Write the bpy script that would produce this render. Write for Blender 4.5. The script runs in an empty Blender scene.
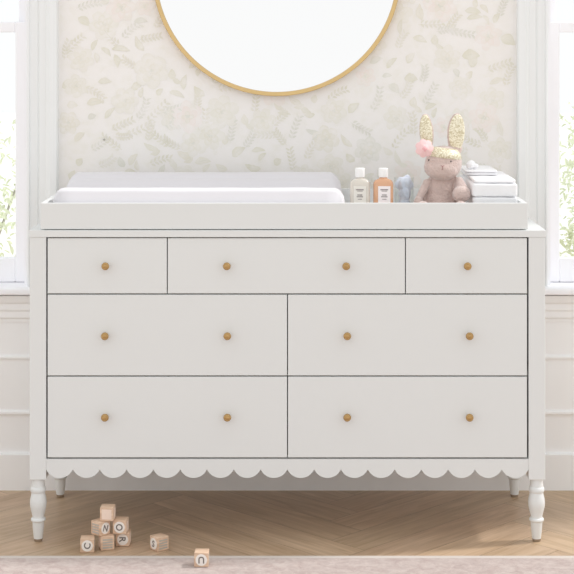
import bpy, bmesh, math, random
from mathutils import Vector, Matrix, noise
random.seed(7)
C = bpy.context.scene.collection
PI = math.pi
R = math.radians
# ---------------------------------------------------------------- camera constants
F, CAMD, CAMH, CX, HR = 1588.0, 4.4, 1.39, 287.5, 40.0
def X(px, y=0.0): return (px - CX) * (CAMD + y) / F
def Z(row, y=0.0): return CAMH - (row - HR) * (CAMD + y) / F
def YG(row, z=0.0): return (CAMH - z) * F / (row - HR) - CAMD      # depth of a point at height z

# ---------------------------------------------------------------- materials
def srgb(r, g, b):
    f = lambda c: (c/255/12.92) if c/255 <= 0.04045 else ((c/255+0.055)/1.055)**2.4
    return (f(r), f(g), f(b), 1)
def new_mat(name):
    m = bpy.data.materials.new(name); m.use_nodes = True
    nt = m.node_tree; b = nt.nodes['Principled BSDF']
    return m, nt, b
def N(nt, typ, **kw):
    n = nt.nodes.new(typ)
    for k, v in kw.items():
        if k in n.inputs.keys(): n.inputs[k].default_value = v
        else: setattr(n, k, v)
    return n
def mat(name, col, rough=0.5, metal=0.0, vary=0.0, scale=8.0, bump=0.0, bscale=200.0, sheen=0.0, trans=0.0, coat=0.0, ior=None, bdist=0.001):
    m, nt, b = new_mat(name)
    b.inputs['Base Color'].default_value = col
    b.inputs['Roughness'].default_value = rough
    b.inputs['Metallic'].default_value = metal
    b.inputs['Sheen Weight'].default_value = sheen
    b.inputs['Transmission Weight'].default_value = trans
    b.inputs['Coat Weight'].default_value = coat
    if ior: b.inputs['IOR'].default_value = ior
    tc = N(nt, 'ShaderNodeTexCoord')
    n = N(nt, 'ShaderNodeTexNoise', Scale=scale, Detail=4.0)
    nt.links.new(tc.outputs['Object'], n.inputs['Vector'])
    mx = N(nt, 'ShaderNodeMix', data_type='RGBA')
    mx.inputs[6].default_value = tuple(c*(1-vary) for c in col[:3]) + (1,)
    mx.inputs[7].default_value = tuple(min(1, c*(1+vary)) for c in col[:3]) + (1,)
    nt.links.new(n.outputs['Fac'], mx.inputs[0]); nt.links.new(mx.outputs[2], b.inputs['Base Color'])
    if bump:
        n2 = N(nt, 'ShaderNodeTexNoise', Scale=bscale, Detail=3.0)
        nt.links.new(tc.outputs['Object'], n2.inputs['Vector'])
        bp = N(nt, 'ShaderNodeBump', Strength=bump, Distance=bdist)
        nt.links.new(n2.outputs['Fac'], bp.inputs['Height']); nt.links.new(bp.outputs['Normal'], b.inputs['Normal'])
    return m
M = {}
M['paint'] = mat('dresser_paint', srgb(226,228,227), 0.42, vary=0.008, scale=3, bump=0.05, bscale=60)
M['paint_in'] = mat('dresser_inside', srgb(206,204,198), 0.6)
M['trim'] = mat('trim_paint', srgb(238,240,240), 0.45, vary=0.006)
M['sash'] = mat('sash_paint', srgb(250,250,253), 0.45, vary=0.006)
M['wains'] = mat('wainscot_paint', srgb(246,246,246), 0.5, vary=0.008)
M['brass'] = mat('brushed_brass', srgb(190,156,106), 0.4, metal=0.95, vary=0.12, scale=60)
M['gold'] = mat('mirror_gold', srgb(216,186,132), 0.33, metal=0.85, vary=0.06, scale=12)
M['mirror'] = mat('mirror_glass', (0.89,0.89,0.89,1), 0.01, metal=1.0)
M['glide'] = mat('leg_glide', srgb(150,132,112), 0.5)
M['pad'] = mat('pad_cover', srgb(221,219,223), 0.9, vary=0.006, bump=0.25, bscale=350, sheen=0.25)
M['muslin'] = mat('white_muslin', srgb(244,244,246), 0.95, vary=0.01, bump=0.5, bscale=160, sheen=0.3)
M['cap'] = mat('white_cap', srgb(246,246,246), 0.35)
M['lotion'] = mat('cream_lotion', srgb(240,233,222), 0.15, trans=0.25, coat=0.5)
M['amber'] = mat('peach_wash', srgb(245,192,152), 0.12, trans=0.3, coat=0.5)
M['label1'] = mat('cream_label', srgb(232,228,220), 0.6)
M['label2'] = mat('white_label', srgb(248,240,240), 0.6)
M['ink'] = mat('grey_ink', srgb(150,142,140), 0.7)
M['blue'] = mat('pale_blue_cloth', srgb(226,232,248), 0.95, vary=0.03, scale=40, bump=0.6, bscale=140, sheen=0.3)
M['fur'] = mat('mauve_fur', srgb(216,194,186), 0.95, vary=0.18, scale=70, bump=1.0, bscale=260, sheen=0.7, bdist=0.004)
M['sole'] = mat('pale_sole', srgb(232,206,200), 0.95, vary=0.05, scale=50, bump=0.6, bscale=300, sheen=0.4)
M['eye'] = mat('black_bead', srgb(60,50,52), 0.15)
M['stitch'] = mat('nose_thread', srgb(170,128,124), 0.7)
M['petal'] = mat('pink_felt', srgb(247,208,208), 0.9, vary=0.07, scale=40, sheen=0.4)
M['petal2'] = mat('deep_pink_felt', srgb(240,182,186), 0.9, vary=0.07, scale=40, sheen=0.4)
M['disc'] = mat('white_disc', srgb(240,234,228), 0.6, vary=0.03, scale=90)
M['letter'] = mat('grey_letter', srgb(112,104,100), 0.6)
M['panel'] = mat('pale_panel', srgb(240,218,202), 0.6, vary=0.05, scale=150)
M['print'] = mat('faded_print', srgb(186,178,168), 0.6, vary=0.08, scale=150)
M['bark'] = mat('pale_bark', srgb(170,165,150), 0.9, vary=0.1)
M['patio'] = mat('pale_patio', srgb(236,236,232), 0.9, vary=0.02, scale=2)

def mat_sequin():
    m, nt, b = new_mat('gold_sequins')
    tc = N(nt, 'ShaderNodeTexCoord')
    v = N(nt, 'ShaderNodeTexVoronoi', Scale=330.0)
    nt.links.new(tc.outputs['Object'], v.inputs['Vector'])
    cr = N(nt, 'ShaderNodeValToRGB')
    cr.color_ramp.elements[0].color = srgb(208,197,162); cr.color_ramp.elements[0].position = 0.1
    cr.color_ramp.elements[1].color = srgb(250,245,224); cr.color_ramp.elements[1].position = 0.8
    sp = N(nt, 'ShaderNodeSeparateColor'); nt.links.new(v.outputs['Color'], sp.inputs[0])
    nt.links.new(sp.outputs[0], cr.inputs[0]); nt.links.new(cr.outputs[0], b.inputs['Base Color'])
    b.inputs['Metallic'].default_value = 0.35; b.inputs['Roughness'].default_value = 0.35
    bp = N(nt, 'ShaderNodeBump', Strength=0.5, Distance=0.002)
    nt.links.new(sp.outputs[1], bp.inputs['Height']); nt.links.new(bp.outputs['Normal'], b.inputs['Normal'])
    return m
M['sequin'] = mat_sequin()

def mat_glass(name, tint, gloss=0.06):
    m, nt, b = new_mat(name); nt.nodes.remove(b)
    out = nt.nodes['Material Output']
    t = N(nt, 'ShaderNodeBsdfTransparent', Color=tint); g = N(nt, 'ShaderNodeBsdfGlossy', Roughness=0.02)
    fr = N(nt, 'ShaderNodeLayerWeight', Blend=0.15)
    mt = N(nt, 'ShaderNodeMath', operation='MULTIPLY_ADD'); mt.inputs[1].default_value = 0.5; mt.inputs[2].default_value = gloss
    nt.links.new(fr.outputs['Facing'], mt.inputs[0])
    mx = N(nt, 'ShaderNodeMixShader')
    nt.links.new(mt.outputs[0], mx.inputs[0]); nt.links.new(t.outputs[0], mx.inputs[1]); nt.links.new(g.outputs[0], mx.inputs[2])
    nt.links.new(mx.outputs[0], out.inputs['Surface'])
    return m
M['pane'] = mat_glass('window_glass', (0.97,0.98,0.98,1))
M['jar'] = mat_glass('jar_glass', (0.97,0.985,0.98,1), 0.03)

def mat_leaf():
    m, nt, b = new_mat('overexposed_leaf')
    out = nt.nodes['Material Output']
    tc = N(nt, 'ShaderNodeTexCoord'); n = N(nt, 'ShaderNodeTexNoise', Scale=5.0, Detail=3.0)
    nt.links.new(tc.outputs['Object'], n.inputs['Vector'])
    cr = N(nt, 'ShaderNodeValToRGB')
    cr.color_ramp.elements[0].color = srgb(214,220,190); cr.color_ramp.elements[0].position = 0.3  # greens kept very pale: overexposed daylight put into the leaf colour
    cr.color_ramp.elements[1].color = srgb(240,243,220); cr.color_ramp.elements[1].position = 0.7
    nt.links.new(n.outputs['Fac'], cr.inputs[0]); nt.links.new(cr.outputs[0], b.inputs['Base Color'])
    b.inputs['Roughness'].default_value = 0.5
    tr = N(nt, 'ShaderNodeBsdfTranslucent'); nt.links.new(cr.outputs[0], tr.inputs['Color'])
    mx = N(nt, 'ShaderNodeMixShader'); mx.inputs[0].default_value = 0.5
    nt.links.new(b.outputs[0], mx.inputs[1]); nt.links.new(tr.outputs[0], mx.inputs[2]); nt.links.new(mx.outputs[0], out.inputs['Surface'])
    return m
M['leaf'] = mat_leaf()

def mat_wallpaper():
    m, nt, b = new_mat('floral_wallpaper')
    at = N(nt, 'ShaderNodeAttribute', attribute_name='tint')
    tc = N(nt, 'ShaderNodeTexCoord'); n = N(nt, 'ShaderNodeTexNoise', Scale=38.0, Detail=5.0, Roughness=0.6)
    nt.links.new(tc.outputs['Object'], n.inputs['Vector'])
    mr = N(nt, 'ShaderNodeMapRange'); mr.inputs[1].default_value = 0.35; mr.inputs[2].default_value = 0.7; mr.inputs[3].default_value = 0.0; mr.inputs[4].default_value = 0.7
    nt.links.new(n.outputs['Fac'], mr.inputs[0])
    mx = N(nt, 'ShaderNodeMix', data_type='RGBA'); mx.inputs[7].default_value = srgb(*PAPER)
    n4 = N(nt, 'ShaderNodeTexNoise', Scale=16.0, Detail=6.0, Roughness=0.65, Distortion=1.0); nt.links.new(tc.outputs['Object'], n4.inputs['Vector'])
    pc = N(nt, 'ShaderNodeValToRGB'); pe = pc.color_ramp.elements
    pe[0].position = .38; pe[0].color = srgb(236,233,224); pe[1].position = .58; pe[1].color = srgb(245,242,240)
    nt.links.new(n4.outputs['Fac'], pc.inputs[0]); nt.links.new(pc.outputs[0], mx.inputs[7])
    nt.links.new(mr.outputs[0], mx.inputs[0]); nt.links.new(at.outputs['Color'], mx.inputs[6])
    nt.links.new(mx.outputs[2], b.inputs['Base Color'])
    b.inputs['Roughness'].default_value = 0.75
    return m
PAPER = (243,240,237)
M['paper'] = mat_wallpaper()

def mat_floor():
    m, nt, b = new_mat('oak_herringbone')
    uv = N(nt, 'ShaderNodeUVMap', uv_map='UVMap')
    mp = N(nt, 'ShaderNodeMapping'); mp.inputs['Scale'].default_value = (2.2, 26, 1)
    nt.links.new(uv.outputs[0], mp.inputs[0])
    n = N(nt, 'ShaderNodeTexNoise', Scale=1.6, Detail=7.0, Roughness=0.62, Distortion=1.2)
    nt.links.new(mp.outputs[0], n.inputs['Vector'])
    cr = N(nt, 'ShaderNodeValToRGB')
    cr.color_ramp.elements[0].color = srgb(170,141,110); cr.color_ramp.elements[0].position = 0.25
    cr.color_ramp.elements[1].color = srgb(211,184,157); cr.color_ramp.elements[1].position = 0.72
    nt.links.new(n.outputs['Fac'], cr.inputs[0])
    at = N(nt, 'ShaderNodeAttribute', attribute_name='tint')
    mx = N(nt, 'ShaderNodeMix', data_type='RGBA', blend_type='MULTIPLY'); mx.inputs[0].default_value = 1.0
    nt.links.new(cr.outputs[0], mx.inputs[6]); nt.links.new(at.outputs['Color'], mx.inputs[7])
    nt.links.new(mx.outputs[2], b.inputs['Base Color'])
    b.inputs['Roughness'].default_value = 0.34
    bp = N(nt, 'ShaderNodeBump', Strength=0.12, Distance=0.001)
    nt.links.new(n.outputs['Fac'], bp.inputs['Height']); nt.links.new(bp.outputs['Normal'], b.inputs['Normal'])
    return m
M['floor'] = mat_floor()

def mat_rug():
    m, nt, b = new_mat('faded_pink_rug')
    tc = N(nt, 'ShaderNodeTexCoord')
    def noise_(s, d, r=0.6, dist=0.0):
        n = N(nt, 'ShaderNodeTexNoise', Scale=s, Detail=d, Roughness=r, Distortion=dist)
        nt.links.new(tc.outputs['Object'], n.inputs['Vector']); return n
    n1 = noise_(34.0, 7.0, 0.75, 0.6)
    c1 = N(nt, 'ShaderNodeValToRGB'); e = c1.color_ramp.elements
    e[0].position = 0.36; e[0].color = srgb(176,156,150); e[1].position = 0.6; e[1].color = srgb(198,184,177)
    nt.links.new(n1.outputs['Fac'], c1.inputs[0])
    n2 = noise_(60.0, 4.0, 0.7, 0.5)
    c2 = N(nt, 'ShaderNodeValToRGB'); e = c2.color_ramp.elements
    e[0].position = 0.3; e[0].color = (0.80,0.79,0.80,1); e[1].position = 0.6; e[1].color = (1,1,1,1)
    nt.links.new(n2.outputs['Fac'], c2.inputs[0])
    mx = N(nt, 'ShaderNodeMix', data_type='RGBA', blend_type='MULTIPLY'); mx.inputs[0].default_value = 0.6
    nt.links.new(c1.outputs[0], mx.inputs[6]); nt.links.new(c2.outputs[0], mx.inputs[7])
    # pale woven border along the edge
    sx = N(nt, 'ShaderNodeSeparateXYZ'); nt.links.new(tc.outputs['Object'], sx.inputs[0])
    ab = N(nt, 'ShaderNodeMath', operation='ABSOLUTE'); nt.links.new(sx.outputs[1], ab.inputs[0])
    gt = N(nt, 'ShaderNodeMath', operation='GREATER_THAN'); gt.inputs[1].default_value = 1.0 - 0.022
    nt.links.new(ab.outputs[0], gt.inputs[0])
    m2 = N(nt, 'ShaderNodeMix', data_type='RGBA'); m2.inputs[7].default_value = srgb(206,196,188)
    nt.links.new(gt.outputs[0], m2.inputs[0]); nt.links.new(mx.outputs[2], m2.inputs[6])
    nt.links.new(m2.outputs[2], b.inputs['Base Color'])
    b.inputs['Roughness'].default_value = 0.95; b.inputs['Sheen Weight'].default_value = 0.2
    n3 = noise_(420.0, 2.0)
    bp = N(nt, 'ShaderNodeBump', Strength=0.5, Distance=0.003)
    nt.links.new(n3.outputs['Fac'], bp.inputs['Height']); nt.links.new(bp.outputs['Normal'], b.inputs['Normal'])
    return m
M['rug'] = mat_rug()

def mat_wood():
    m, nt, b = new_mat('beech_block')
    tc = N(nt, 'ShaderNodeTexCoord')
    mp = N(nt, 'ShaderNodeMapping'); mp.inputs['Scale'].default_value = (30, 160, 160)
    nt.links.new(tc.outputs['Object'], mp.inputs[0])
    n = N(nt, 'ShaderNodeTexNoise', Scale=1.0, Detail=4.0); nt.links.new(mp.outputs[0], n.inputs['Vector'])
    cr = N(nt, 'ShaderNodeValToRGB')
    cr.color_ramp.elements[0].color = srgb(202,168,140); cr.color_ramp.elements[0].position = 0.3
    cr.color_ramp.elements[1].color = srgb(234,206,180); cr.color_ramp.elements[1].position = 0.7
    nt.links.new(n.outputs['Fac'], cr.inputs[0]); nt.links.new(cr.outputs[0], b.inputs['Base Color'])
    b.inputs['Roughness'].default_value = 0.6
    return m
M['block'] = mat_wood()

# ---------------------------------------------------------------- mesh helpers
def obj(name, bm, m, parent=None, smooth=False, loc=None):
    me = bpy.data.meshes.new(name)
    bmesh.ops.recalc_face_normals(bm, faces=bm.faces[:])
    bm.to_mesh(me); bm.free()
    me.materials.append(m)
    if smooth:
        for p in me.polygons: p.use_smooth = True
        if smooth != 'all':
            me.set_sharp_from_angle(angle=R(35))
    o = bpy.data.objects.new(name, me); C.objects.link(o)
    if parent: o.parent = parent
    if loc: o.location = loc
    return o
def thing(name, label, cat, loc=(0,0,0), rz=0, group=None):
    o = bpy.data.objects.new(name, None); C.objects.link(o)
    o.empty_display_size = 0.05
    o.location = loc; o.rotation_euler = (0,0,rz); o['label'] = label; o['category'] = cat
    if group: o['group'] = group
    return o
def tag(o, label, cat, group=None):
    o['label'] = label; o['category'] = cat
    if group: o['group'] = group
    return o
def struct(name, bm, m, parent=None, smooth=False):
    o = obj(name, bm, m, parent, smooth)
    if not parent: o['kind'] = 'structure'
    return o
def box(bm, x0, x1, y0, y1, z0, z1, bev=0.0, seg=2):
    g = bmesh.ops.create_cube(bm, size=1.0)
    vs = g['verts']
    for v in vs:
        v.co = Vector(((x0+x1)/2 + v.co.x*(x1-x0), (y0+y1)/2 + v.co.y*(y1-y0), (z0+z1)/2 + v.co.z*(z1-z0)))
    if bev:
        es = list({e for v in vs for e in v.link_edges})
        bmesh.ops.bevel(bm, geom=es, offset=bev, segments=seg, affect='EDGES', profile=0.5)
    return bm
def B(*a, **k):
    bm = bmesh.new(); box(bm, *a, **k); return bm
def lathe(bm, prof, c=(0,0,0), n=32, axis='Z'):
    """prof: list of (r, h); closed by fans where r == 0"""
    rings = []
    for r, h in prof:
        if r < 1e-6: rings.append([bm.verts.new(_ax(0, 0, h, c, axis))])
        else: rings.append([bm.verts.new(_ax(r*math.cos(2*PI*i/n), r*math.sin(2*PI*i/n), h, c, axis)) for i in range(n)])
    for a, b in zip(rings, rings[1:]):
        for i in range(n):
            j = (i+1) % n
            if len(a) == 1 and len(b) > 1: bm.faces.new((a[0], b[i], b[j]))
            elif len(b) == 1 and len(a) > 1: bm.faces.new((a[i], a[j], b[0]))
            elif len(a) > 1: bm.faces.new((a[i], a[j], b[j], b[i]))
    return bm
def _ax(x, y, h, c, axis):
    if axis == 'Z': return (c[0]+x, c[1]+y, c[2]+h)
    if axis == 'Y': return (c[0]+x, c[1]+h, c[2]+y)     # h along +Y
    return (c[0]+h, c[1]+x, c[2]+y)
def prism(bm, pts, y0, y1):
    """outline (x,z) extruded from y0 to y1"""
    a = [bm.verts.new((x, y0, z)) for x, z in pts]; b = [bm.verts.new((x, y1, z)) for x, z in pts]
    bm.faces.new(a); bm.faces.new(b[::-1])
    for i in range(len(pts)):
        j = (i+1) % len(pts); bm.faces.new((a[i], b[i], b[j], a[j]))
    return bm
def profile_run(bm, prof, axis, t0, t1):
    """closed profile pts extruded along an axis; axis 'X': prof=(y,z); axis 'Z': prof=(x,y)"""
    f = (lambda t, p: (t, p[0], p[1])) if axis == 'X' else (lambda t, p: (p[0], p[1], t))
    a = [bm.verts.new(f(t0, p)) for p in prof]; b = [bm.verts.new(f(t1, p)) for p in prof]
    bm.faces.new(a); bm.faces.new(b[::-1])
    for i in range(len(prof)):
        j = (i+1) % len(prof); bm.faces.new((a[i], b[i], b[j], a[j]))
    return bm
def ball(bm, c, r, sub=3, rot=None):
    if not hasattr(r, '__len__'): r = (r, r, r)
    g = bmesh.ops.create_icosphere(bm, subdivisions=sub, radius=1.0)
    for v in g['verts']:
        p = Vector((v.co.x*r[0], v.co.y*r[1], v.co.z*r[2]))
        if rot: p = rot @ p
        v.co = p + Vector(c)
def tube(bm, pts, rads, n=8):
    rings = []
    for i, p in enumerate(pts):
        p = Vector(p)
        d = (Vector(pts[min(i+1, len(pts)-1)]) - Vector(pts[max(i-1, 0)])).normalized()
        u = d.orthogonal().normalized(); w = d.cross(u)
        rings.append([bm.verts.new(p + (u*math.cos(2*PI*k/n) + w*math.sin(2*PI*k/n))*rads[i]) for k in range(n)])
    for a, b in zip(rings, rings[1:]):
        for k in range(n): bm.faces.new((a[k], a[(k+1)%n], b[(k+1)%n], b[k]))
    bm.faces.new(rings[0]); bm.faces.new(rings[-1][::-1])
def text_bm(ch, size, depth):
    cu = bpy.data.curves.new('glyph', 'FONT'); cu.body = ch; cu.size = size; cu.extrude = depth
    cu.align_x = 'CENTER'; cu.align_y = 'CENTER'; cu.offset = 0.0004
    o = bpy.data.objects.new('glyph', cu); C.objects.link(o)
    dg = bpy.context.evaluated_depsgraph_get()
    me = bpy.data.meshes.new_from_object(o.evaluated_get(dg))
    bpy.data.objects.remove(o); bm = bmesh.new(); bm.from_mesh(me); bpy.data.meshes.remove(me)
    return bm
def remeshed(bm, voxel, smooth=6):
    me = bpy.data.meshes.new('tmp'); bm.to_mesh(me); bm.free()
    o = bpy.data.objects.new('tmp', me); C.objects.link(o)
    r = o.modifiers.new('r', 'REMESH'); r.mode = 'VOXEL'; r.voxel_size = voxel
    s = o.modifiers.new('s', 'SMOOTH'); s.iterations = smooth; s.factor = 0.6
    dg = bpy.context.evaluated_depsgraph_get()
    m2 = bpy.data.meshes.new_from_object(o.evaluated_get(dg))
    bpy.data.objects.remove(o); b = bmesh.new(); b.from_mesh(m2); bpy.data.meshes.remove(m2)
    return b

# ================================================================ SETTING
FZ = -.005
WY = 0.545            # wallpaper plane
XL, XR = -2.5, 2.5
WX0, WX1 = 0.807, 1.70      # window opening, mirrored left and right
WZ0, WZ1 = 0.60, 2.25
CEIL = 2.75

# ---- wallpapered back wall: one mesh, with the printed flowers as hair-thin shapes of the paper itself
def build_wall():
    bm = bmesh.new()
    col = bm.loops.layers.float_color.new('tint')
    def setc(faces, c, jit=0.0):
        for f in faces:
            for l in f.loops:
                j = 1 + random.uniform(-jit, jit)
                l[col] = (c[0]*j, c[1]*j, c[2]*j, 1)
    def wb(x0, x1, z0, z1):
        n0 = set(bm.faces); box(bm, x0, x1, WY, WY+0.16, z0, z1)
        setc([f for f in bm.faces if f not in n0], srgb(*PAPER))
    wb(-WX0, WX0, 0, CEIL)
    for s in (-1, 1):
        a, b = sorted((s*WX0, s*WX1)); wb(a, b, 0, WZ0); wb(a, b, WZ1, CEIL)
        a, b = sorted((s*WX1, s*XR)); wb(a, b, 0, CEIL)
    SAGE, BEIGE, FLOW, PINK, GREY = srgb(226,223,207), srgb(230,226,212), srgb(233,230,219), srgb(240,230,224), srgb(225,224,214)
    layer = [0]; mo = [0.0]
    def start(): layer[0] = 0; mo[0] = random.uniform(0, .0005)
    def poly(pts, c, centre=None, cc=None):
        layer[0] += 1
        y = WY - 0.0004 - mo[0] - 0.000009*layer[0]
        if centre is None: centre = (sum(p[0] for p in pts)/len(pts), sum(p[1] for p in pts)/len(pts))
        cv = bm.verts.new((centre[0], y, centre[1])); vs = [bm.verts.new((p[0], y, p[1])) for p in pts]
        cc = cc or c
        for i in range(len(vs)):
            f = bm.faces.new((cv, vs[i], vs[(i+1)%len(vs)]))
            for l in f.loops: l[col] = cc if l.vert is cv else c
    sc = (CAMD+WY)/F
    def mixc(a, b, t): return tuple(a[i]*(1-t)+b[i]*t for i in range(3)) + (1,)
    def leaf(px, py, L, W, ang, c):
        """pixel centre, length, width, angle in degrees (anticlockwise, image sense)"""
        start(); x0, z0 = (px-CX)*sc, CAMH-(py-HR)*sc; L *= sc; W *= sc; a = R(ang)
        up, dn = [], []
        for i in range(9):
            t = i/8; w = W/2*math.sin(PI*t**0.8)**0.9 * (1 + random.uniform(-.12, .12)); bend = 0.1*L*math.sin(PI*t)
            up.append((L*(t-.5), bend+w)); dn.append((L*(t-.5), bend-w))
        pts = up + dn[::-1][1:-1]
        P = lambda p: (x0+p[0]*math.cos(a)-p[1]*math.sin(a), z0+p[0]*math.sin(a)+p[1]*math.cos(a))
        poly([P(p) for p in pts], c, None, mixc(c, srgb(*PAPER), 0.35))
        poly([P((-L*.5,-.006*L)), P((L*.42,0.1*L)), P((0,.1*L+.02*W))], mixc(c, GREY, .5))
    def flower(px, py, r, c, heart=GREY):
        start(); x0, z0 = (px-CX)*sc, CAMH-(py-HR)*sc; r *= sc
        ph = random.uniform(0, 6)
        for ring, (k, rr, cc) in enumerate(((6, 1.0, mixc(c, srgb(*PAPER), .35)), (5, .68, c), (4, .4, mixc(c, BEIGE, .6)))):
            for i in range(k):
                a = ph + ring*.5 + 2*PI*i/k
                cx, cz = x0+math.cos(a)*r*rr*.55, z0+math.sin(a)*r*rr*.55
                pts = []
                for j in range(12):
                    b = 2*PI*j/12; q = r*rr*.48*(1+random.uniform(-.1,.1)); u, v = q*math.cos(b)*1.0, q*math.sin(b)*.82
                    pts.append((cx+u*math.cos(a)-v*math.sin(a), cz+u*math.sin(a)+v*math.cos(a)))
                poly(pts, cc, None, mixc(cc, srgb(*PAPER), random.uniform(.2,.8)))
        for i in range(9):
            a = random.uniform(0, 2*PI); q = random.uniform(0, .17)*r; cx, cz = x0+math.cos(a)*q, z0+math.sin(a)*q
            poly([(cx+.05*r*math.cos(2*PI*j/6), cz+.05*r*math.sin(2*PI*j/6)) for j in range(6)], heart)
    def sprig(px, py, L, ang, c, n=6, ls=5):
        a = R(ang); cur = random.uniform(-.5, .5)
        for i in range(n):
            t = (i+.5)/n - .5; d = a + cur*t
            x, y = px+math.cos(d)*L*t, py-math.sin(d)*L*t
            for s in (-1, 1):
                e = math.degrees(d) + s*48
                leaf(x+math.cos(R(e))*ls*.6, y-math.sin(R(e))*ls*.6, ls, ls*.42, e, c)
        poly([((px+math.cos(a)*L*t-CX)*sc + o*.0007, CAMH-(py-math.sin(a)*L*t-HR)*sc + o*.0007) for t, o in ((-.5,-1),(.5,-1),(.5,1),(-.5,1))], c)
    used = []
    for px, py, L, W, ang, c in (
        (84,22,15,8,-35,SAGE),(95,45,13,5,62,SAGE),(121,50,19,6,-6,SAGE),(116,61,14,6,-78,SAGE),(106,52,13,5,-42,SAGE),(96,58,11,5,-80,BEIGE),
        (105,82,14,6,0,SAGE),(69,85,15,9,20,SAGE),(95,103,17,8,5,BEIGE),(80,137,14,7,40,BEIGE),(80,162,9,7,60,SAGE),(92,117,9,6,20,GREY),
        (177,95,17,6,-22,SAGE),(185,82,16,6,80,SAGE),(239,152,16,9,35,SAGE),(278,162,9,8,40,SAGE),(315,99,9,7,80,SAGE),(354,108,15,8,42,SAGE),
        (392,63,15,6,45,SAGE),(411,58,13,8,55,SAGE),(420,40,15,7,-20,SAGE),(411,79,14,9,-5,SAGE),(394,89,14,8,-40,GREY),(387,76,10,5,5,GREY),
        (473,12,17,7,-8,SAGE),(475,18,17,6,5,SAGE),(476,3,10,6,90,BEIGE),(497,18,12,6,58,SAGE),(484,9,12,5,-45,BEIGE),(486,20,12,4,-60,BEIGE),
        (508,41,17,11,-28,SAGE),(471,56,18,11,0,SAGE),(474,62,12,9,60,SAGE),(470,75,9,7,60,BEIGE),(456,73,10,6,-60,GREY),(160,92,9,6,50,SAGE),(226,140,10,7,70,BEIGE)):
        leaf(px, py, L, W, ang, c); used.append((px, py, 11))
    for px, py, r, c in ((104,25,15,FLOW),(151,71,18,FLOW),(81,59,13,FLOW),(125,101,14,FLOW),(68,123,12,BEIGE),(222,112,17,FLOW),(194,143,14,FLOW),
        (263,121,13,FLOW),(326,139,14,BEIGE),(334,111,13,FLOW),(488,36,14,PINK),(440,6,17,PINK),(447,59,14,FLOW),(396,118,13,FLOW),(368,150,14,GREY),
        (121,8,15,PINK),(76,86,12,FLOW),(145,6,10,PINK),(500,150,13,FLOW),(460,120,12,FLOW),(492,100,13,FLOW),(400,12,13,FLOW),(172,118,12,FLOW),(375,45,11,FLOW)):
        flower(px, py, r, c); used.append((px, py, r*.9))
    for px, py, L, a, c in ((130,30,24,40,GREY),(150,38,22,10,SAGE),(157,112,28,45,SAGE),(139,130,28,25,SAGE),(122,137,16,0,BEIGE),(295,128,26,70,GREY),
        (461,33,26,-10,GREY),(446,30,20,10,GREY),(499,66,26,20,SAGE),(508,76,22,70,BEIGE),(74,44,24,45,SAGE),(66,50,20,80,SAGE),(100,145,22,35,GREY),
        (175,125,24,0,GREY),(172,110,22,15,GREY),(205,122,26,75,BEIGE),(95,92,24,-30,BEIGE),(378,100,26,70,GREY),(400,138,28,50,SAGE),(360,128,22,-30,GREY),
        (88,5,24,15,GREY),(160,20,20,60,SAGE),(502,8,20,70,GREY),(430,95,24,60,GREY),(425,75,18,80,GREY),(232,132,22,80,GREY),(160,160,24,15,SAGE),(310,150,22,60,BEIGE),(250,140,20,60,GREY)):
        sprig(px, py, L, a, c); used.append((px, py, 8))
    spans = [(62, 513, -420, 235), (-560, -175, -420, 285), (750, 1130, -420, 285), (-170, 60, -420, -255), (515, 745, -420, -255)]
    for x0, x1, y0, y1 in spans:
        n = int((x1-x0)*(y1-y0)/170)
        for _ in range(n):
            px, py = random.uniform(x0, x1), random.uniform(y0, y1); t = random.random()
            r = 13 if t < .25 else (9 if t < .65 else 8)
            if x0 > 0 and x1 < 520 and 500 < 0: pass
            if any((px-a)**2+(py-b)**2 < (r+c)**2*.42 for a, b, c in used): continue
            if not (x0+r < px < x1-r): continue
            used.append((px, py, r))
            c = random.choice((SAGE, BEIGE, FLOW, GREY, SAGE))
            if t < .25: flower(px, py, random.uniform(10, 16), random.choice((FLOW, FLOW, PINK, BEIGE)))
            elif t < .65:
                a = random.uniform(0, 180)
                leaf(px, py, random.uniform(11, 18), random.uniform(5, 8), a, c)
                if random.random() < .5: leaf(px+4, py+6, 11, 5, a+45, c)
            else: sprig(px, py, random.uniform(16, 26), random.uniform(0, 180), c)
    me = bpy.data.meshes.new('wall_back'); bm.to_mesh(me); bm.free(); me.materials.append(M['paper'])
    o = bpy.data.objects.new('wall_back', me); C.objects.link(o); o['kind'] = 'structure'
build_wall()

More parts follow.
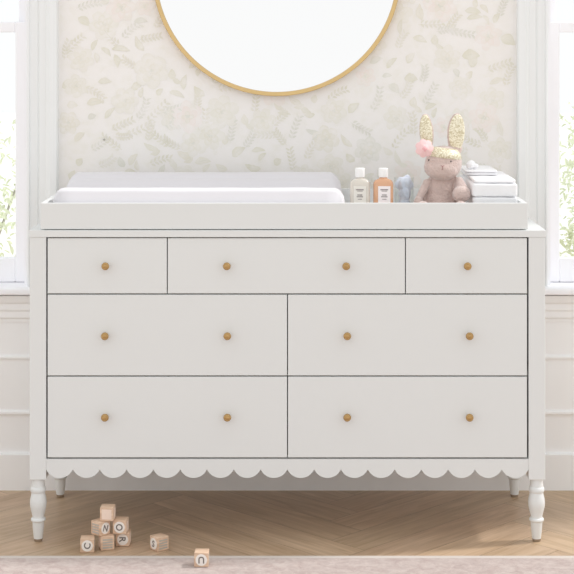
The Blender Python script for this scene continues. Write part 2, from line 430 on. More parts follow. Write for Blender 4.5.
# ---- floor, herringbone oak
def build_floor():
    bm = bmesh.new(); col = bm.loops.layers.float_color.new('tint'); uvl = bm.loops.layers.uv.new('UVMap')
    W, L, g = 0.125, 0.75, 0.0006
    ca, sa = math.cos(R(45)), math.sin(R(45))
    def plank(x0, x1, y0, y1, vert):
        pts = [(x0+g,y0+g),(x1-g,y0+g),(x1-g,y1-g),(x0+g,y1-g)]
        q = [((p[0]*ca-p[1]*sa)+0.21, (p[0]*sa+p[1]*ca)-0.06) for p in pts]
        if max(p[0] for p in q) < XL or min(p[0] for p in q) > XR or max(p[1] for p in q) < -6.0 or min(p[1] for p in q) > 0.69: return
        f = bm.faces.new([bm.verts.new((p[0], p[1], 0)) for p in q])
        t = random.uniform(.88, 1.06); tt = (t, t*random.uniform(.98, 1.01), t*random.uniform(.95, 1.0), 1)
        ou, ov = random.uniform(0, 40), random.uniform(0, 40)
        for l, p in zip(f.loops, pts):
            l[col] = tt
            u, v = (p[1], p[0]) if vert else (p[0], p[1])
            l[uvl].uv = (u+ou, v+ov)
    for j in range(-14, 15):
        for k in range(-80, 80):
            tx, ty = j*L, -j*L
            plank(k*W+tx, k*W+L+tx, k*W+ty, (k+1)*W+ty, False)
            plank(k*W+L+tx, (k+1)*W+L+tx, (k+1)*W-L+ty, (k+1)*W+ty, True)
    for co, no in (((XL,0,0),(-1,0,0)),((XR,0,0),(1,0,0)),((0,0.69,0),(0,1,0)),((0,-6.0,0),(0,-1,0))):
        bmesh.ops.bisect_plane(bm, geom=bm.verts[:]+bm.edges[:]+bm.faces[:], plane_co=co, plane_no=no, clear_outer=True)
    n0 = set(bm.faces); box(bm, XL, XR, -6.0, 0.69, -0.05, -0.0012)
    for f in bm.faces:
        if f not in n0:
            for l in f.loops: l[col] = (.35,.3,.25,1)
    me = bpy.data.meshes.new('floor'); bm.normal_update()
    bm.to_mesh(me); bm.free(); me.materials.append(M['floor'])
    o = bpy.data.objects.new('floor', me); C.objects.link(o); o.location.z = FZ; o['kind'] = 'structure'
build_floor()

# ---- wainscot below the paper
bm = B(XL, XR, WY-0.014, WY, FZ, 0.60)
struct('trim_1', bm, M['wains'])
bm = bmesh.new()
y0 = WY-0.014
profile_run(bm, [(y0,FZ),(y0-0.014,FZ),(y0-0.014,0.1045),(y0-0.0125,0.1065),(y0-0.001,0.1075),(y0,0.1075)], 'X', XL, XR)
struct('baseboard_back', bm, M['wains'])
def rail(name, z, h, d):
    b = bmesh.new()
    pr = [(y0, z-h/2), (y0-d*.45, z-h/2), (y0-d*.55, z-h/2+h*.15), (y0-d, z-h*.1), (y0-d, z+h*.2), (y0-d*.6, z+h*.38), (y0-d*.5, z+h/2), (y0, z+h/2)]
    profile_run(b, pr, 'X', XL, XR); struct(name, b, M['wains'])
rail('trim_2', 0.404, 0.016, 0.006)
rail('trim_3', 0.232, 0.018, 0.007)
# stepped moulding under the sills, running round the room
b = bmesh.new()
pr = [(y0, .515), (y0-.004, .515), (y0-.005, .524), (y0-.010, .530), (y0-.011, .548), (y0-.015, .555), (y0-.016, .572), (y0-.023, .580), (y0-.032, .600), (WY, .600), (WY, .515)]
profile_run(b, pr, 'X', XL, XR); struct('trim_4', b, M['wains'])

# ---- windows with fluted casings
def window(s, idx):
    root = bpy.data.objects.new(f'window_{idx}', None); C.objects.link(root); root['kind'] = 'structure'
    root.location = (s*(WX0+WX1)/2, WY, WZ0)
    def add(name, bm, m, smooth=False):
        bmesh.ops.translate(bm, vec=-Vector(root.location), verts=bm.verts[:]); return obj(name, bm, m, root, smooth)
    # casing profile, from inner edge outward: (offset from inner edge, depth from wall)
    pr = [(0,0),(0,.020),(.002,.024),(.006,.024),(.008,.018),(.030,.016),(.034,.012),(.038,.016),(.056,.017),(.060,.024),(.066,.026),(.070,.030),(.090,.030),(.094,.026),(.094,0)]
    for side in (0, 1):
        b = bmesh.new()
        if side == 0: pts = [(s*(WX0-o), WY-d) for o, d in pr]
        else: pts = [(s*(WX1+o), WY-d) for o, d in pr]
        profile_run(b, pts, 'Z', WZ0+.026, WZ1+.094); add('casing', b, M['trim'])
    b = bmesh.new(); profile_run(b, [(WY-d, WZ1+o) for o, d in pr], 'X', min(s*(WX0-.09), s*(WX1+.09)), max(s*(WX0-.09), s*(WX1+.09))); add('casing', b, M['trim'])
    # jambs lining the opening
    b = bmesh.new()
    for xa, xb in ((WX0, WX0+.012), (WX1-.012, WX1)):
        box(b, min(s*xa, s*xb), max(s*xa, s*xb), WY, WY+.16, WZ0, WZ1)
    box(b, min(s*WX0, s*WX1), max(s*WX0, s*WX1), WY, WY+.16, WZ1-.012, WZ1)
    add('jamb', b, M['sash'])
    # stool (inside sill)
    b = B(min(s*(WX0-.11), s*(WX1+.11)), max(s*(WX0-.11), s*(WX1+.11)), WY-.060, WY+.055, WZ0+.004, WZ0+.026, bev=.006, seg=3); add('window_sill', b, M['sash'], True)
    b = B(min(s*WX0, s*WX1), max(s*WX0, s*WX1), WY+.056, WY+.20, WZ0-.02, WZ0+.026); add('outer_sill', b, M['sash'])
    def sash(name, ya, yb, za, zb, st, bot, top):
        xa, xb = WX0+.013, WX1-.013
        b = bmesh.new()
        for p, q in ((xa, xa+st), (xb-st, xb)): box(b, min(s*p, s*q), max(s*p, s*q), ya, yb, za, zb, bev=.003, seg=1)
        box(b, min(s*(xa+st), s*(xb-st)), max(s*(xa+st), s*(xb-st)), ya, yb, za, za+bot, bev=.003, seg=1)
        box(b, min(s*(xa+st), s*(xb-st)), max(s*(xa+st), s*(xb-st)), ya, yb, zb-top, zb, bev=.003, seg=1)
        f = add(name, b, M['sash'])
        g = B(min(s*(xa+st), s*(xb-st)), max(s*(xa+st), s*(xb-st)), (ya+yb)/2-.002, (ya+yb)/2+.002, za+bot, zb-top)
        bmesh.ops.translate(g, vec=-Vector(root.location), verts=g.verts[:]); obj('pane', g, M['pane'], f)
    sash('lower_sash', WY+.06, WY+.095, WZ0+.027, Z(22, WY+.08), .038, .076, .033)
    sash('upper_sash', WY+.10, WY+.135, Z(32, WY+.08), WZ1-.013, .034, .033, .045)
window(-1, 1); window(1, 2)

# ================================================================ DRESSER
dr = thing('dresser', 'wide white dresser with seven drawers, scalloped apron and turned legs against the wall', 'dresser')
DX0, DX1 = X(29.6), X(545.2)
PW = 16.4/F*CAMD; DD = 0.475
ZT0, ZT1 = Z(237.2), Z(230.3)
obj('top_panel', B(DX0-.002, DX1+.002, -.002, DD, ZT0, ZT1, bev=.0012), M['paint'], dr)
zp = Z(480)
LEG_S = (CAMD+.023)/F
def zl(r): return max(FZ+.001, 1.39-(r-40)*LEG_S)
legprof = [(480,6.4),(482.5,6.2),(484,6.6),(486,6.6),(487,7.4),(489,7.9),(491,7.5),(492.2,6.7),(494,7.0),(498,8.0),(502,8.4),(506,8.1),(511,6.9),(515.5,5.8),(517,6.0),(518.2,7.2),(519.6,7.4),(520.6,6.8),(521.2,5.9),(528,5.5),(538,4.4)]
for sx in (-1, 1):
    for yf in (0, 1):
        xa, xb = (DX0, DX0+PW) if sx < 0 else (DX1-PW, DX1)
        ya, yb = (0, PW) if yf == 0 else (DD-PW, DD)
        obj('corner_post', B(xa, xb, ya, yb, zp, ZT0, bev=.0015), M['paint'], dr)
        b = bmesh.new(); c = ((xa+xb)/2 + sx*.0022, (ya+yb)/2, 0)
        pf = [(r*LEG_S, zl(row)) for row, r in legprof]
        lathe(b, [(0, zp+.001)] + [(pf[0][0], zp+.001)] + pf[1:] + [(0, pf[-1][1])], c, 32)
        lg = obj('leg', b, M['paint'], dr, True)
        b = bmesh.new(); z1 = pf[-1][1]
        lathe(b, [(0, z1), (pf[-1][0]*1.0, z1), (.0112, FZ+.001), (.010, FZ), (0, FZ)], c, 24)
        o = obj('foot_glide', b, M['glide'], lg, True); o['label'] = 'brown foot tip'
for sx in (-1, 1):
    xa, xb = (DX0+.006, DX0+.026) if sx < 0 else (DX1-.026, DX1-.006)
    obj('side_panel', B(xa, xb, PW, DD-PW, zp+.01, ZT0), M['paint'], dr)
obj('back_panel', B(DX0+PW, DX1-PW, DD-.012, DD-.004, zp+.02, ZT0), M['paint_in'], dr)
obj('bottom_panel', B(DX0+.027, DX1-.027, .026, DD-.013, Z(468), Z(464.0)), M['paint_in'], dr)
# scalloped apron
x0, x1 = DX0+PW, DX1-PW
n = 18; pw = (x1-x0)/n; zc, zb = Z(469.6), Z(478.3); sag = zc-zb; rad = ((pw/2)**2+sag**2)/(2*sag); cz = zb+rad
pts = [(x0, Z(459.3)), (x1, Z(459.3))]
for i in range(n-1, -1, -1):
    cx = x0+(i+.5)*pw; a0 = math.asin(min(1, (pw/2)/rad))
    for k in range(12):
        a = a0 - 2*a0*k/12; pts.append((cx+rad*math.sin(a), cz-rad*math.cos(a)))
pts.append((x0, zc))
b = bmesh.new(); prism(b, pts, .003, .022); obj('apron', b, M['paint'], dr)
# frame rails seen in the gaps
for nm, za, zb_ in (('frame_rail', Z(297), Z(291)), ('frame_rail', Z(379), Z(373)), ('frame_rail', Z(463.9), Z(457.5))):
    obj(nm, B(x0, x1, .026, .045, za, zb_), M['paint_in'], dr)
# drawers
def drawer(xa, xb, ra, rb, knobs):
    d = obj('drawer', B(xa, xb, .002, .021, Z(rb), Z(ra), bev=.0012), M['paint'], dr)
    for kx, kr in knobs:
        k = bmesh.new(); c = (X(kx), .002, Z(kr, -.02))
        lathe(k, [(0,0),(.0062,0),(.0060,-.0015),(.0042,-.004),(.0042,-.009),(.0070,-.0115),(.0098,-.0145),(.0108,-.018),(.0104,-.0215),(.0085,-.0245),(.0072,-.0252),(.0060,-.0246),(.0045,-.0255),(0,-.0262)], c, 28, 'Y')
        o = obj('knob', k, M['brass'], d, True); o['label'] = 'round brass knob'
g = .0013
for (pa, pb), ks in (((47.0,167.2), (106,)), ((167.2,405.5), (227,346)), ((405.5,527.6), (467,))):
    drawer(X(pa)+g, X(pb)-g, 238.3, 293.6, [(k, 266.5) for k in ks])
for ra, rb, kr in ((294.9, 375.7, 336.5), (377.0, 457.7, 418.0)):
    for (pa, pb), ks in (((47.0,287.5), (105.5,227.5)), ((287.5,527.6), (347,469))):
        drawer(X(pa)+g, X(pb)-g, ra, rb, [(k, kr) for k in ks])

# ================================================================ TRAY
ty0, ty1, tz0 = .004, .44, ZT1+.0005
tx0, tx1, tz1 = X(40.6), X(528), Z(203.3)
tr = thing('changing_tray', 'white open rectangular changing tray on top of the dresser', 'tray', (0, 0, tz0))
def trp(nm, b):
    bmesh.ops.translate(b, vec=(0,0,-tz0), verts=b.verts[:]); return obj(nm, b, M['paint'], tr)
trp('front_board', B(tx0, tx1, ty0, ty0+.014, tz0+.002, tz1, bev=.001))
trp('back_board', B(tx0, tx1, ty1-.014, ty1, tz0+.002, tz1, bev=.001))
trp('side_board', B(tx0, tx0+.014, ty0+.0145, ty1-.0145, tz0+.002, tz1, bev=.001))
trp('side_board', B(tx1-.014, tx1, ty0+.0145, ty1-.0145, tz0+.002, tz1, bev=.001))
trp('tray_base', B(tx0+.0145, tx1-.0145, ty0+.0145, ty1-.0145, tz0, tz0+.009))
TF = tz0+.0095      # tray floor

# ================================================================ CHANGING PAD
def build_pad():
    bm = bmesh.new()
    xa, xb, ya, yb = tx0+.017, X(347.5, .06), .021, .418
    nx, ny = 90, 44
    def h(v):      # height of the pad across its depth, v in 0..1
        pts = [(0,.090),(.06,.100),(.14,.101),(.24,.094),(.38,.078),(.5,.072),(.62,.078),(.76,.102),(.86,.116),(.94,.119),(1,.105)]
        for (a, p), (b, q) in zip(pts, pts[1:]):
            if v <= b:
                t = (v-a)/(b-a); t = t*t*(3-2*t); return p+(q-p)*t
        return pts[-1][1]
    top = []
    for i in range(nx+1):
        row = []
        for j in range(ny+1):
            u, v = i/nx, j/ny
            su, sv = 1-abs(2*u-1), 1-abs(2*v-1)
            x, y = xa+(xb-xa)*u, ya+(yb-ya)*v
            eu = min(1, su/.105); ev = min(1, sv/(.05 if v < .5 else .10))
            k = (1-(1-eu)**2.6)**(1/2.6) * (1-(1-ev)**2.6)**(1/2.6)
            hh = h(v)
            end = .5+.5*min(1, su/.12)
            z = .006 + (hh-.006)*k + .0012*noise.noise(Vector((x*14, y*14, 0)))*k
            # round the corners in plan
            dx, dy = max(0, .055-(x-xa), .055-(xb-x)), max(0, .05-(y-ya), .05-(yb-y))
            if dx > 0 and dy > 0:
                q = math.hypot(dx/.055, dy/.05)
                if q > 0:
                    f = 1 - .22*min(dx/.055, dy/.05)
                    x = x + (1 if x < (xa+xb)/2 else -1)*dx*(1-f); y = y + (1 if y < (ya+yb)/2 else -1)*dy*(1-f)
            row.append(bm.verts.new((x, y, TF+max(z, .006))))
        top.append(row)
    for i in range(nx):
        for j in range(ny): bm.faces.new((top[i][j], top[i+1][j], top[i+1][j+1], top[i][j+1]))
    per = [top[i][0] for i in range(nx+1)] + [top[nx][j] for j in range(1, ny+1)] + [top[i][ny] for i in range(nx-1, -1, -1)] + [top[0][j] for j in range(ny-1, 0, -1)]
    low = [bm.verts.new((v.co.x, v.co.y, TF+.0004)) for v in per]
    for i in range(len(per)):
        j = (i+1) % len(per); bm.faces.new((per[i], low[i], low[j], per[j]))
    bm.faces.new(low)
    return bm
tag(obj('changing_pad', build_pad(), M['pad'], None, 'all'), 'long white contoured changing pad filling the left of the tray', 'changing pad')

# ================================================================ BOTTLES
def bottle(name, label, px, y, liquid, labmat, lx):
    x = X(px, y); root = thing(name, label, 'bottle', (x, y, TF), R(3 if px < 360 else -4), 'toiletry bottles in the tray')
    w, d = .0285, .019
    hb = Z(178.5, y)-TF
    b = bmesh.new()
    rings = []
    lev = [(0,.90),(.003,.98),(.006,1),(hb-.016,1),(hb-.010,.96),(hb-.004,.80),(hb,.48),(hb+.001,.40),(hb+.004,.36)]
    for z, k in lev:
        ring = []
        for i in range(40):
            a = 2*PI*i/40; e = .42 if k > .5 else .9
            cx, sy = math.cos(a), math.sin(a)
            kk = k
            ring.append(b.verts.new((math.copysign(abs(cx)**e, cx)*w*kk, math.copysign(abs(sy)**e, sy)*(d*kk if k > .5 else w*kk), z)))
        rings.append(ring)
    for p, q in zip(rings, rings[1:]):
        for i in range(40): b.faces.new((p[i], p[(i+1)%40], q[(i+1)%40], q[i]))
    b.faces.new(rings[0]); b.faces.new(rings[-1][::-1])
    obj('bottle_body', b, liquid, root, True)
    b = bmesh.new(); zc = hb+.0042; zt = Z(168, y)-TF
    lathe(b, [(0,zc),(.0132,zc),(.0136,zc+.001),(.0136,zt-.0015),(.0124,zt),(0,zt)], n=32)
    obj('cap', b, M['cap'], root, True)
    lab = obj('paper_label', B(lx-.0175, lx+.0175, -d-.0012, -d-.0002, .012, hb-.020, bev=.0003, seg=1), labmat, root)
    for zz, ww, hh in ((hb-.030,.011,.0016),(hb-.034,.008,.0009),(hb-.045,.007,.0014),(hb-.050,.009,.0014),(hb-.057,.006,.0009),(.03,.009,.0012),(.022,.006,.0009)):
        obj('print_line', B(lx-ww, lx+ww, -d-.0017, -d-.0011, zz-hh, zz+hh), M['ink'], lab)
bottle('lotion_bottle', 'clear cream-coloured bottle with white cap, standing next to the changing pad', 360.0, .12, M['lotion'], M['label1'], 0.0)
bottle('wash_bottle', 'peach orange bottle with white cap and white label, between cream bottle and glass jar', 383.3, .12, M['amber'], M['label2'], .003)

# jar with a pale blue cloth in it
jy = .17; jx = X(404, jy); jh = Z(177.5, jy)-TF
b = bmesh.new()
lathe(b, [(0,0),(.026,0),(.0285,.003),(.0285,jh-.004),(.0292,jh),(.0280,jh+.0005),(.0262,jh-.004),(.0262,.006),(0,.006)], n=40)
jr = obj('glass_jar', b, M['jar'], None, True, (jx, jy, TF)); tag(jr, 'squat clear glass jar between the peach bottle and the rabbit', 'jar')
b = bmesh.new()
ball(b, (0,0,.034), (.0235,.0235,.027), 4); ball(b, (.002,0,.075), (.0175,.0175,.026), 4); [ball(b, (.015*math.cos(q*1.05), .012*math.sin(q*1.05), .100+.004*(q%3)), (.012,.010,.014), 3) for q in range(6)]; ball(b, (.003,0,.104), (.018,.014,.020), 4); ball(b, (.010,0,.120), (.009,.008,.010), 3)
b = remeshed(b, .0022, 4)
for v in b.verts:
    nv = noise.noise(v.co*75); ang = math.atan2(v.co.y, v.co.x)
    rr = math.hypot(v.co.x, v.co.y)
    if v.co.z > .012 and rr > 1e-4:
        k = 1 + (.10*math.sin(ang*7+v.co.z*90) + .12*nv) * (1.0 if v.co.z > .068 else .25); v.co.x *= k; v.co.y *= k
tag(obj('blue_cloth', b, M['blue'], None, 'all', (jx, jy, TF+.0006)), 'pale blue crumpled cloth bunched in the glass jar', 'cloth')

# ================================================================ PLUSH RABBIT
def build_rabbit():
    y = .17
    def P(px, row, yy): return Vector((X(px, yy), yy, Z(row, yy)))
    base = Vector((X(442, y), y, TF))
    root = thing('plush_rabbit', 'mauve plush rabbit with gold sequin ears and pink flower, sitting in the tray', 'soft toy', base)
    bm = bmesh.new()
    def el(c, r, rot=None, sub=4): ball(bm, Vector(c)-base, r, sub, rot)
    def limb(p, q, r0, r1, n=7):
        for i in range(n):
            t = i/(n-1); el(Vector(p).lerp(Vector(q), t), r0+(r1-r0)*t, None, 3)
    # trunk
    el((base.x, .18, TF+.050), (.063,.050,.052)); el((base.x, .178, TF+.085), (.052,.042,.050))
    # head and cheeks, turned slightly to the left
    hc = P(443.5, 163, .155)
    el(hc, (.053,.046,.050)); el(hc+Vector((-.006,-.006,-.012)), (.051,.040,.036)); el(hc+Vector((-.004,-.012,-.016)), (.046,.040,.032))
    el(hc+Vector((-.008,-.036,-.012)), (.021,.016,.016))
    # ears
    earL = (P(426.5,132,.165), R(5)); earR = (P(456,133,.165), R(-3))
    for (c, a), w, hh in ((earL,.0210,.054), (earR,.0260,.058)):
        el(c, (w,.0095,hh), Matrix.Rotation(-a, 3, 'Y') )
        el(c+Vector((0,.002,-hh*.75)), (w*.72,.012,.022))
    # arms
    limb(P(427,183,.155), P(418.5,199,.125), .0125, .0105)
    el(P(418.3,202,.115), (.0135,.0135,.0150))
    limb(P(459,182,.150), P(463,192,.115), .0150, .0185)
    el(P(461.5,194,.090), (.0265,.0200,.0235))
    # legs stretched forward, soles facing the viewer
    for px in (423, 461):
        limb((X(px,.15), .145, TF+.026), (X(px,.08), .070, TF+.026), .024, .021)
        el((X(px,.05), .050, TF+.034), (.0235,.0155,.033))
    bmd = remeshed(bm, .0026, 5)
    for v in bmd.verts:
        v.co += v.normal * .0011*noise.noise(v.co*240)
        if v.co.z < .0004: v.co.z = .0004
    body = obj('rabbit_body', bmd, M['fur'], root, 'all')
    L = lambda v: Vector(v)-base
    # sole pads
    for px in (423, 461):
        b = bmesh.new(); ball(b, L((X(px,.05), .0350, TF+.036)), (.0165,.0030,.025), 3); obj('foot_pad', b, M['sole'], root, 'all')
    # sequinned ear fronts
    for (c, a), w, hh in ((earL,.0180,.049), (earR,.0230,.053)):
        b = bmesh.new(); ball(b, L(c)+Vector((.0015 if w > .018 else -.0015,-.0058,.001)), (w,.0058,hh), 4, Matrix.Rotation(-a, 3, 'Y'))
        o = obj('ear_lining', b, M['sequin'], root, 'all'); o['label'] = 'gold sequin ear front'
    # sequinned band across the brow
    b = bmesh.new(); rings = []
    tilt = Matrix.Rotation(R(7), 3, 'Y')
    for k, (ph, off) in enumerate(((19,0),(19,.003),(32,.0050),(42,.0055),(52,.0055),(60,.003),(60,0))):
        p = R(ph); ring = []
        for i in range(56):
            a = 2*PI*i/56
            q = Vector(((.0505+off)*math.cos(p)*math.cos(a), (.0450+off)*math.cos(p)*math.sin(a), (.0485+off)*math.sin(p)))
            ring.append(b.verts.new(L(hc)+tilt@q))
        rings.append(ring)
    for p, q in zip(rings, rings[1:]+rings[:1]):
        for i in range(56): b.faces.new((p[i], p[(i+1)%56], q[(i+1)%56], q[i]))
    o = obj('headband', b, M['sequin'], root, 'all'); o['label'] = 'gold sequin headband'
    # eyes, nose
    for dx, dz, dy in ((.0165,.0075,-.0415), (-.0435,.0100,-.0235)):
        b = bmesh.new(); ball(b, L(hc)+Vector((dx,dy,dz)), (.0028,.0026,.0030), 3); obj('eye', b, M['eye'], root, 'all')
    b = bmesh.new()
    nz = L(hc)+Vector((-.008,-.0525,-.006))
    tube(b, [nz+Vector((-.005,.0015,.003)), nz+Vector((0,0,0)), nz+Vector((.005,.0015,.003))], [.0011]*3)
    tube(b, [nz, nz+Vector((0,.0005,-.008))], [.0009]*2)
    tube(b, [nz+Vector((-.006,.003,-.011)), nz+Vector((0,.0005,-.008)), nz+Vector((.006,.003,-.011))], [.0009]*3)
    obj('nose', b, M['stitch'], root, 'all')
    # felt flower
    fc = P(424.5,148.5,.118)
    fl = None
    b = bmesh.new(); b2 = bmesh.new()
    for ring, (k, rr, pr_) in enumerate(((7,.0165,.0125),(6,.0100,.0105),(4,.0045,.0080))):
        for i in range(k):
            a = 2*PI*i/k+ring*.4
            tgt = b if ring < 2 else b2
            cc = L(fc)+Vector((rr*math.cos(a), -.0045*ring, rr*math.sin(a)))
            rot = Matrix.Rotation(-a, 3, 'Y') @ Matrix.Rotation(R(35+10*ring), 3, 'Z')
            ball(tgt, cc, (pr_, .0022, pr_*.85), 3, rot)
    fl = obj('felt_flower', b, M['petal'], root, 'all'); fl['label'] = 'pink felt flower'
    obj('flower_heart', b2, M['petal2'], fl, 'all')
build_rabbit()

# ================================================================ FOLDED CLOTHS
def folded(name, label, xa, xb, ya, yb, z0, z1, layers, seed, gap=.0):
    bm = bmesh.new(); h = (z1-z0)/layers
    for k in range(layers):
        random.seed(seed+k); j = lambda: random.uniform(-.0022, .0022)
        x0_, x1_, y0_, y1_ = xa+j(), xb+j(), ya+j(), yb+j()
        za, zb_ = z0+k*h, z0+(k+1)*h-gap
        nx, ny, nz = 26, 26, 5
        g = bmesh.new(); box(g, x0_, x1_, y0_, y1_, za, zb_)
        bmesh.ops.subdivide_edges(g, edges=g.edges[:], cuts=15, use_grid_fill=True)
        cx, cy, cz_ = (x0_+x1_)/2, (y0_+y1_)/2, (za+zb_)/2; hx, hy, hz = (x1_-x0_)/2, (y1_-y0_)/2, (zb_-za)/2
        r = min(hz*.98, .0055)
        for v in g.verts:
            d = Vector((v.co.x-cx, v.co.y-cy, v.co.z-cz_))
            core = Vector((max(-hx+r, min(hx-r, d.x)), max(-hy+r, min(hy-r, d.y)), max(-hz+r, min(hz-r, d.z))))
            e = d-core
            if e.length > 1e-7: d = core + e.normalized()*min(e.length, r) if sum(1 for c in e if abs(c) > 1e-7) > 1 else d
            w = noise.noise(Vector((d.x*30+seed, d.y*30, d.z*20)))
            d.x *= 1 + .022*w; d.y *= 1+.014*w; d.z += .0016*w*(1 if d.z > 0 else 0)
            v.co = Vector((cx, cy, cz_)) + d
        me = bpy.data.meshes.new('t'); g.to_mesh(me); g.free(); bm.from_mesh(me); bpy.data.meshes.remove(me)
    return tag(obj(name, bm, M['muslin'], None, 'all'), label, 'folded cloth', 'white folded cloths at the right of the tray')
cx0, cx1 = X(471.5,.10), X(515.8,.10)
zA = Z(182.5, .08)
folded('folded_blanket', 'thick white folded blanket, bottom of the stack beside the rabbit', cx0, cx1, .060, .395, TF+.0005, zA-.002, 3, 11, .0002)
folded('folded_blanket', 'thin white folded cloth, middle layer of the stack beside the rabbit', cx0+.003, cx1-.004, .070, .390, zA-.0014, zA+.009, 1, 23)
folded('folded_blanket', 'small white folded cloth on top of the stack, set back towards the wall', cx0-.004, cx1-.036, .20, .385, zA+.0098, zA+.0245, 2, 31)
b = bmesh.new()
zc = zA+.0245
ball(b, (0,0,.012), (.013,.012,.012), 4); ball(b, (.013,.004,.009), (.011,.010,.009), 4); ball(b, (.004,.008,.018), (.010,.008,.007), 4)
b = remeshed(b, .0016, 4)
for v in b.verts: v.co += v.normal*.0016*noise.noise(v.co*190)
mz = min(v.co.z for v in b.verts)
tag(obj('washcloth', b, M['muslin'], None, 'all', (cx0+.012, .235, zc+.0005-mz)), 'small crumpled white washcloth on the stack, behind the rabbit shoulder', 'cloth')

# ================================================================ MIRROR
my = WY-.024; msc = (CAMD+my)/F
mc = Vector((X(276.6, my), WY, Z(-28.6, my))); mr = 124.8*msc
mi = thing('wall_mirror', 'large round mirror in a thin gold frame hanging on the floral wall', 'mirror', mc)
b = bmesh.new(); n = 160; fw = 4.2*msc
sec = [(mr-fw,-.0008),(mr-fw,-.020),(mr-fw+.0015,-.0235),(mr-.0015,-.0240),(mr,-.022),(mr,-.0008)]
rings = [[b.verts.new((r*math.cos(2*PI*i/n), y, r*math.sin(2*PI*i/n))) for i in range(n)] for r, y in sec]
for p, q in zip(rings, rings[1:]+rings[:1]):
    for i in range(n): b.faces.new((p[i], p[(i+1)%n], q[(i+1)%n], q[i]))
obj('mirror_frame', b, M['gold'], mi, True)
b = bmesh.new(); lathe(b, [(0,-.0130),(mr-fw+.0005,-.0130),(mr-fw+.0005,-.0015),(0,-.0015)], (0,0,0), 160, 'Y')
obj('mirror_glass', b, M['mirror'], mi)

# ================================================================ RUG
rz = .003
ry = YG(555.4, rz)
b = bmesh.new(); box(b, -1.45, 1.45, -1.0, 1.0, 0, rz-FZ-.0005, bev=.003, seg=2)
rug = obj('rug', b, M['rug'], None, False, (0, ry-1.0, FZ+.0005)); tag(rug, 'faded pink and cream woven rug on the wooden floor', 'rug')

# ================================================================ TOY BLOCKS
S = .0375
def block(label, px, row, lev_z, rot, faces, group='wooden alphabet blocks', corner=False, nudge=(0,0)):
    """px,row: bottom middle of the front face (or the near bottom corner); faces: {side: (kind, glyph, turn)}"""
    z0 = lev_z + (FZ if px < 190 else 0); y = YG(row, z0); x = X(px, y); a = R(rot)
    if corner: off = Vector((0, S*.7071*1.0, 0)); c = Vector((x, y, 0)) + Matrix.Rotation(a-R(45), 3, 'Z') @ Vector((0, S*.7071, 0))
    else: c = Vector((x, y, 0)) + Matrix.Rotation(a, 3, 'Z') @ Vector((0, S/2, 0))
    c += Vector((nudge[0], nudge[1], 0))
    t = thing('toy_block', label, 'toy block', (c.x, c.y, z0+.0004), a, group)
    obj('block_body', B(-S/2, S/2, -S/2, S/2, 0, S, bev=.0018, seg=2), M['block'], t, True)
    for side, (kind, gl, turn) in faces.items():
        rz_ = {'front':0, 'right':R(90), 'back':R(180), 'left':R(-90)}[side]
        m4 = Matrix.Translation((0,0,S/2)) @ Matrix.Rotation(rz_, 4, 'Z') @ Matrix.Translation((0,-S/2,0))
        if kind == 'letter':
            b = bmesh.new(); lathe(b, [(0,.0002),(.0153,.0002),(.0153,-.0005),(.0149,-.0008),(0,-.0008)], (0,0,0), 40, 'Y'); b.transform(m4)
            d = obj('face_disc', b, M['disc'], t); d['label'] = 'white round disc'
            b = text_bm(gl, .0245, .0004)
            bmesh.ops.translate(b, vec=(0,0,.0008), verts=b.verts[:])
            xs = [v.co.x for v in b.verts]; ys = [v.co.y for v in b.verts]
            bmesh.ops.translate(b, vec=(-(min(xs)+max(xs))/2, -(min(ys)+max(ys))/2, 0), verts=b.verts[:])
            b.transform(m4 @ Matrix.Rotation(R(turn), 4, 'Y') @ Matrix.Rotation(R(90), 4, 'X'))
            obj('letter', b, M['letter'], d)
        else:
            b = bmesh.new()
            w = .0135
            if kind == 'stripes':
                for q in range(4): box(b, -w, w, -.0006, .0002, -w+q*.0072, -w+q*.0072+.0042)
            else:
                box(b, -w, w, -.0006, .0002, -w, w)
            b.transform(m4); obj('printed_panel', b, M['print'] if kind == 'stripes' else M['panel'], t)
LT = lambda g, t=0: ('letter', g, t)
block('wooden block showing a letter C, standing alone against the left foot of the pile', 87.2, 553, 0, 4, {'front': LT('C', -80), 'right': ('stripes','',0)})
block('bottom wooden block with a faded striped print, middle of the pile', 107.6, 550.5, 0, 16, {'front': ('stripes','',0), 'left': ('panel','',0)})
block('bottom wooden block showing a sideways letter R, right of the pile', 122.2, 546.6, 0, -2, {'front': LT('R', 90), 'right': ('panel','',0)}, nudge=(.001,0))
block('tilted middle-row wooden block with a letter N, left side of the pile', 100.4, 536.8, S+.0008, 50, {'front': LT('N', 15), 'left': ('stripes','',0)}, corner=True)
block('middle-row wooden block showing a round letter O, right side of the pile', 118.8, 534.3, S+.0008, -6, {'front': LT('O'), 'right': ('panel','',0)}, nudge=(.0015,0))
block('plain wooden block balanced on top of the pile', 106.6, 521.5, 2*(S+.0008), -3, {'front': ('panel','',0), 'right': ('panel','',0)})
block('lone wooden block with a letter S, on bare floor between pile and rug edge', 157.6, 552.4, 0, 40, {'left': LT('S', 10), 'front': ('stripes','',0)}, corner=True)
block('wooden block showing a letter U, standing on the rug', 201.3, 567.3, rz+.0002, -1, {'front': LT('U', 180), 'right': ('stripes','',0)})

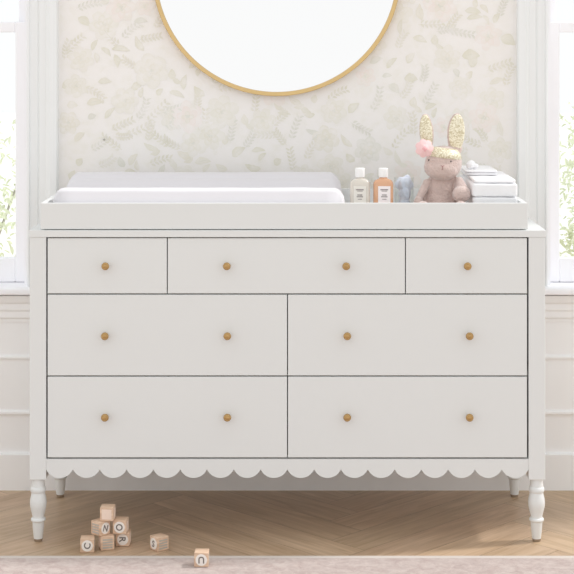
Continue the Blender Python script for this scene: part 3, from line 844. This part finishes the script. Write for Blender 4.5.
# ================================================================ OUTSIDE
bm = B(-14, 14, WY+.25, 30, -.25, -.20)
struct('ground', bm, M['patio'])
def shrub(x, y, hgt, rad, nleaf, label, seed):
    random.seed(seed)
    root = thing('garden_shrub', label, 'shrub', (x, y, -.20), 0, 'garden shrubs outside the windows')
    b = bmesh.new(); tips = []
    for i in range(16):
        a = random.uniform(0, 2*PI); e = random.uniform(.15, 1)
        p0 = Vector((random.uniform(-.05,.05), random.uniform(-.05,.05), 0)); p3 = Vector((math.cos(a)*rad*e, math.sin(a)*rad*e, hgt*random.uniform(.6, .98)))
        pts = [p0, p0.lerp(p3, .4)+Vector((0,0,hgt*.1)), p0.lerp(p3, .75)+Vector((random.uniform(-.05,.05),0,hgt*.05)), p3]
        tube(b, pts, [.012,.008,.005,.002], 6); tips += [pts[1].lerp(pts[2], t) for t in (.2,.6,1)] + [pts[2].lerp(p3, t) for t in (.3,.6,.9,1)]
    obj('branches', b, M['bark'], root)
    b = bmesh.new()
    for i in range(nleaf):
        c = random.choice(tips) + Vector((random.gauss(0,.07), random.gauss(0,.07), random.gauss(0,.07)))
        L_ = random.uniform(.012, .026)
        m3 = Matrix.Rotation(random.uniform(0, 6.3), 3, 'Z') @ Matrix.Rotation(random.uniform(-1.2, 1.2), 3, 'X') @ Matrix.Rotation(random.uniform(-1, 1), 3, 'Y')
        q = [(0,-L_,0),(L_*.32,-L_*.3,.004),(L_*.30,L_*.35,.004),(0,L_,-.004),(-L_*.30,L_*.35,.004),(-L_*.32,-L_*.3,.004)]
        vs = [b.verts.new(c + m3 @ Vector(p)) for p in q]
        b.faces.new((vs[0], vs[1], vs[2], vs[3])); b.faces.new((vs[0], vs[3], vs[4], vs[5]))
    obj('foliage', b, M['leaf'], root)
shrub(-1.42, 2.4, 1.20, .40, 3600, 'leafy shrub outside the left window, its green painted pale as if overexposed', 3)
shrub(1.42, 2.3, 1.25, .42, 4500, 'leafy shrub outside the right window, its green painted pale as if overexposed', 5)

# ================================================================ LIGHT
w = bpy.data.worlds.new('World'); bpy.context.scene.world = w; w.use_nodes = True
bg = w.node_tree.nodes['Background']; bg.inputs[0].default_value = (.995, 1.0, 1.0, 1); bg.inputs[1].default_value = 1.08
sl = bpy.data.lights.new('sun', 'SUN'); sl.energy = 2.1; sl.angle = R(5); sl.color = (1, .98, .97)
so = bpy.data.objects.new('sun', sl); C.objects.link(so); so.location = (3, 1, 4)
so.rotation_euler = (-Vector((1.0, .22, 1.1))).to_track_quat('-Z', 'Y').to_euler()

# ================================================================ CAMERA
cam = bpy.data.cameras.new('camera'); co = bpy.data.objects.new('camera', cam); C.objects.link(co)
cam.sensor_width = 36; cam.lens = F/574*36; cam.shift_y = -(287-HR)/574; cam.shift_x = -(CX-287)/574
cam.clip_end = 200
co.location = (0, -CAMD, CAMH); co.rotation_euler = (R(90), 0, 0)
sc_ = bpy.context.scene; sc_.camera = co
sc_.view_settings.view_transform = 'Standard'; sc_.view_settings.look = 'None'
sc_.view_settings.exposure = 0.0; sc_.view_settings.gamma = 1.0; sc_.view_settings.use_curve_mapping = False
sc_.cycles.use_denoising = True
sc_.cycles.max_bounces = 10; sc_.cycles.diffuse_bounces = 6
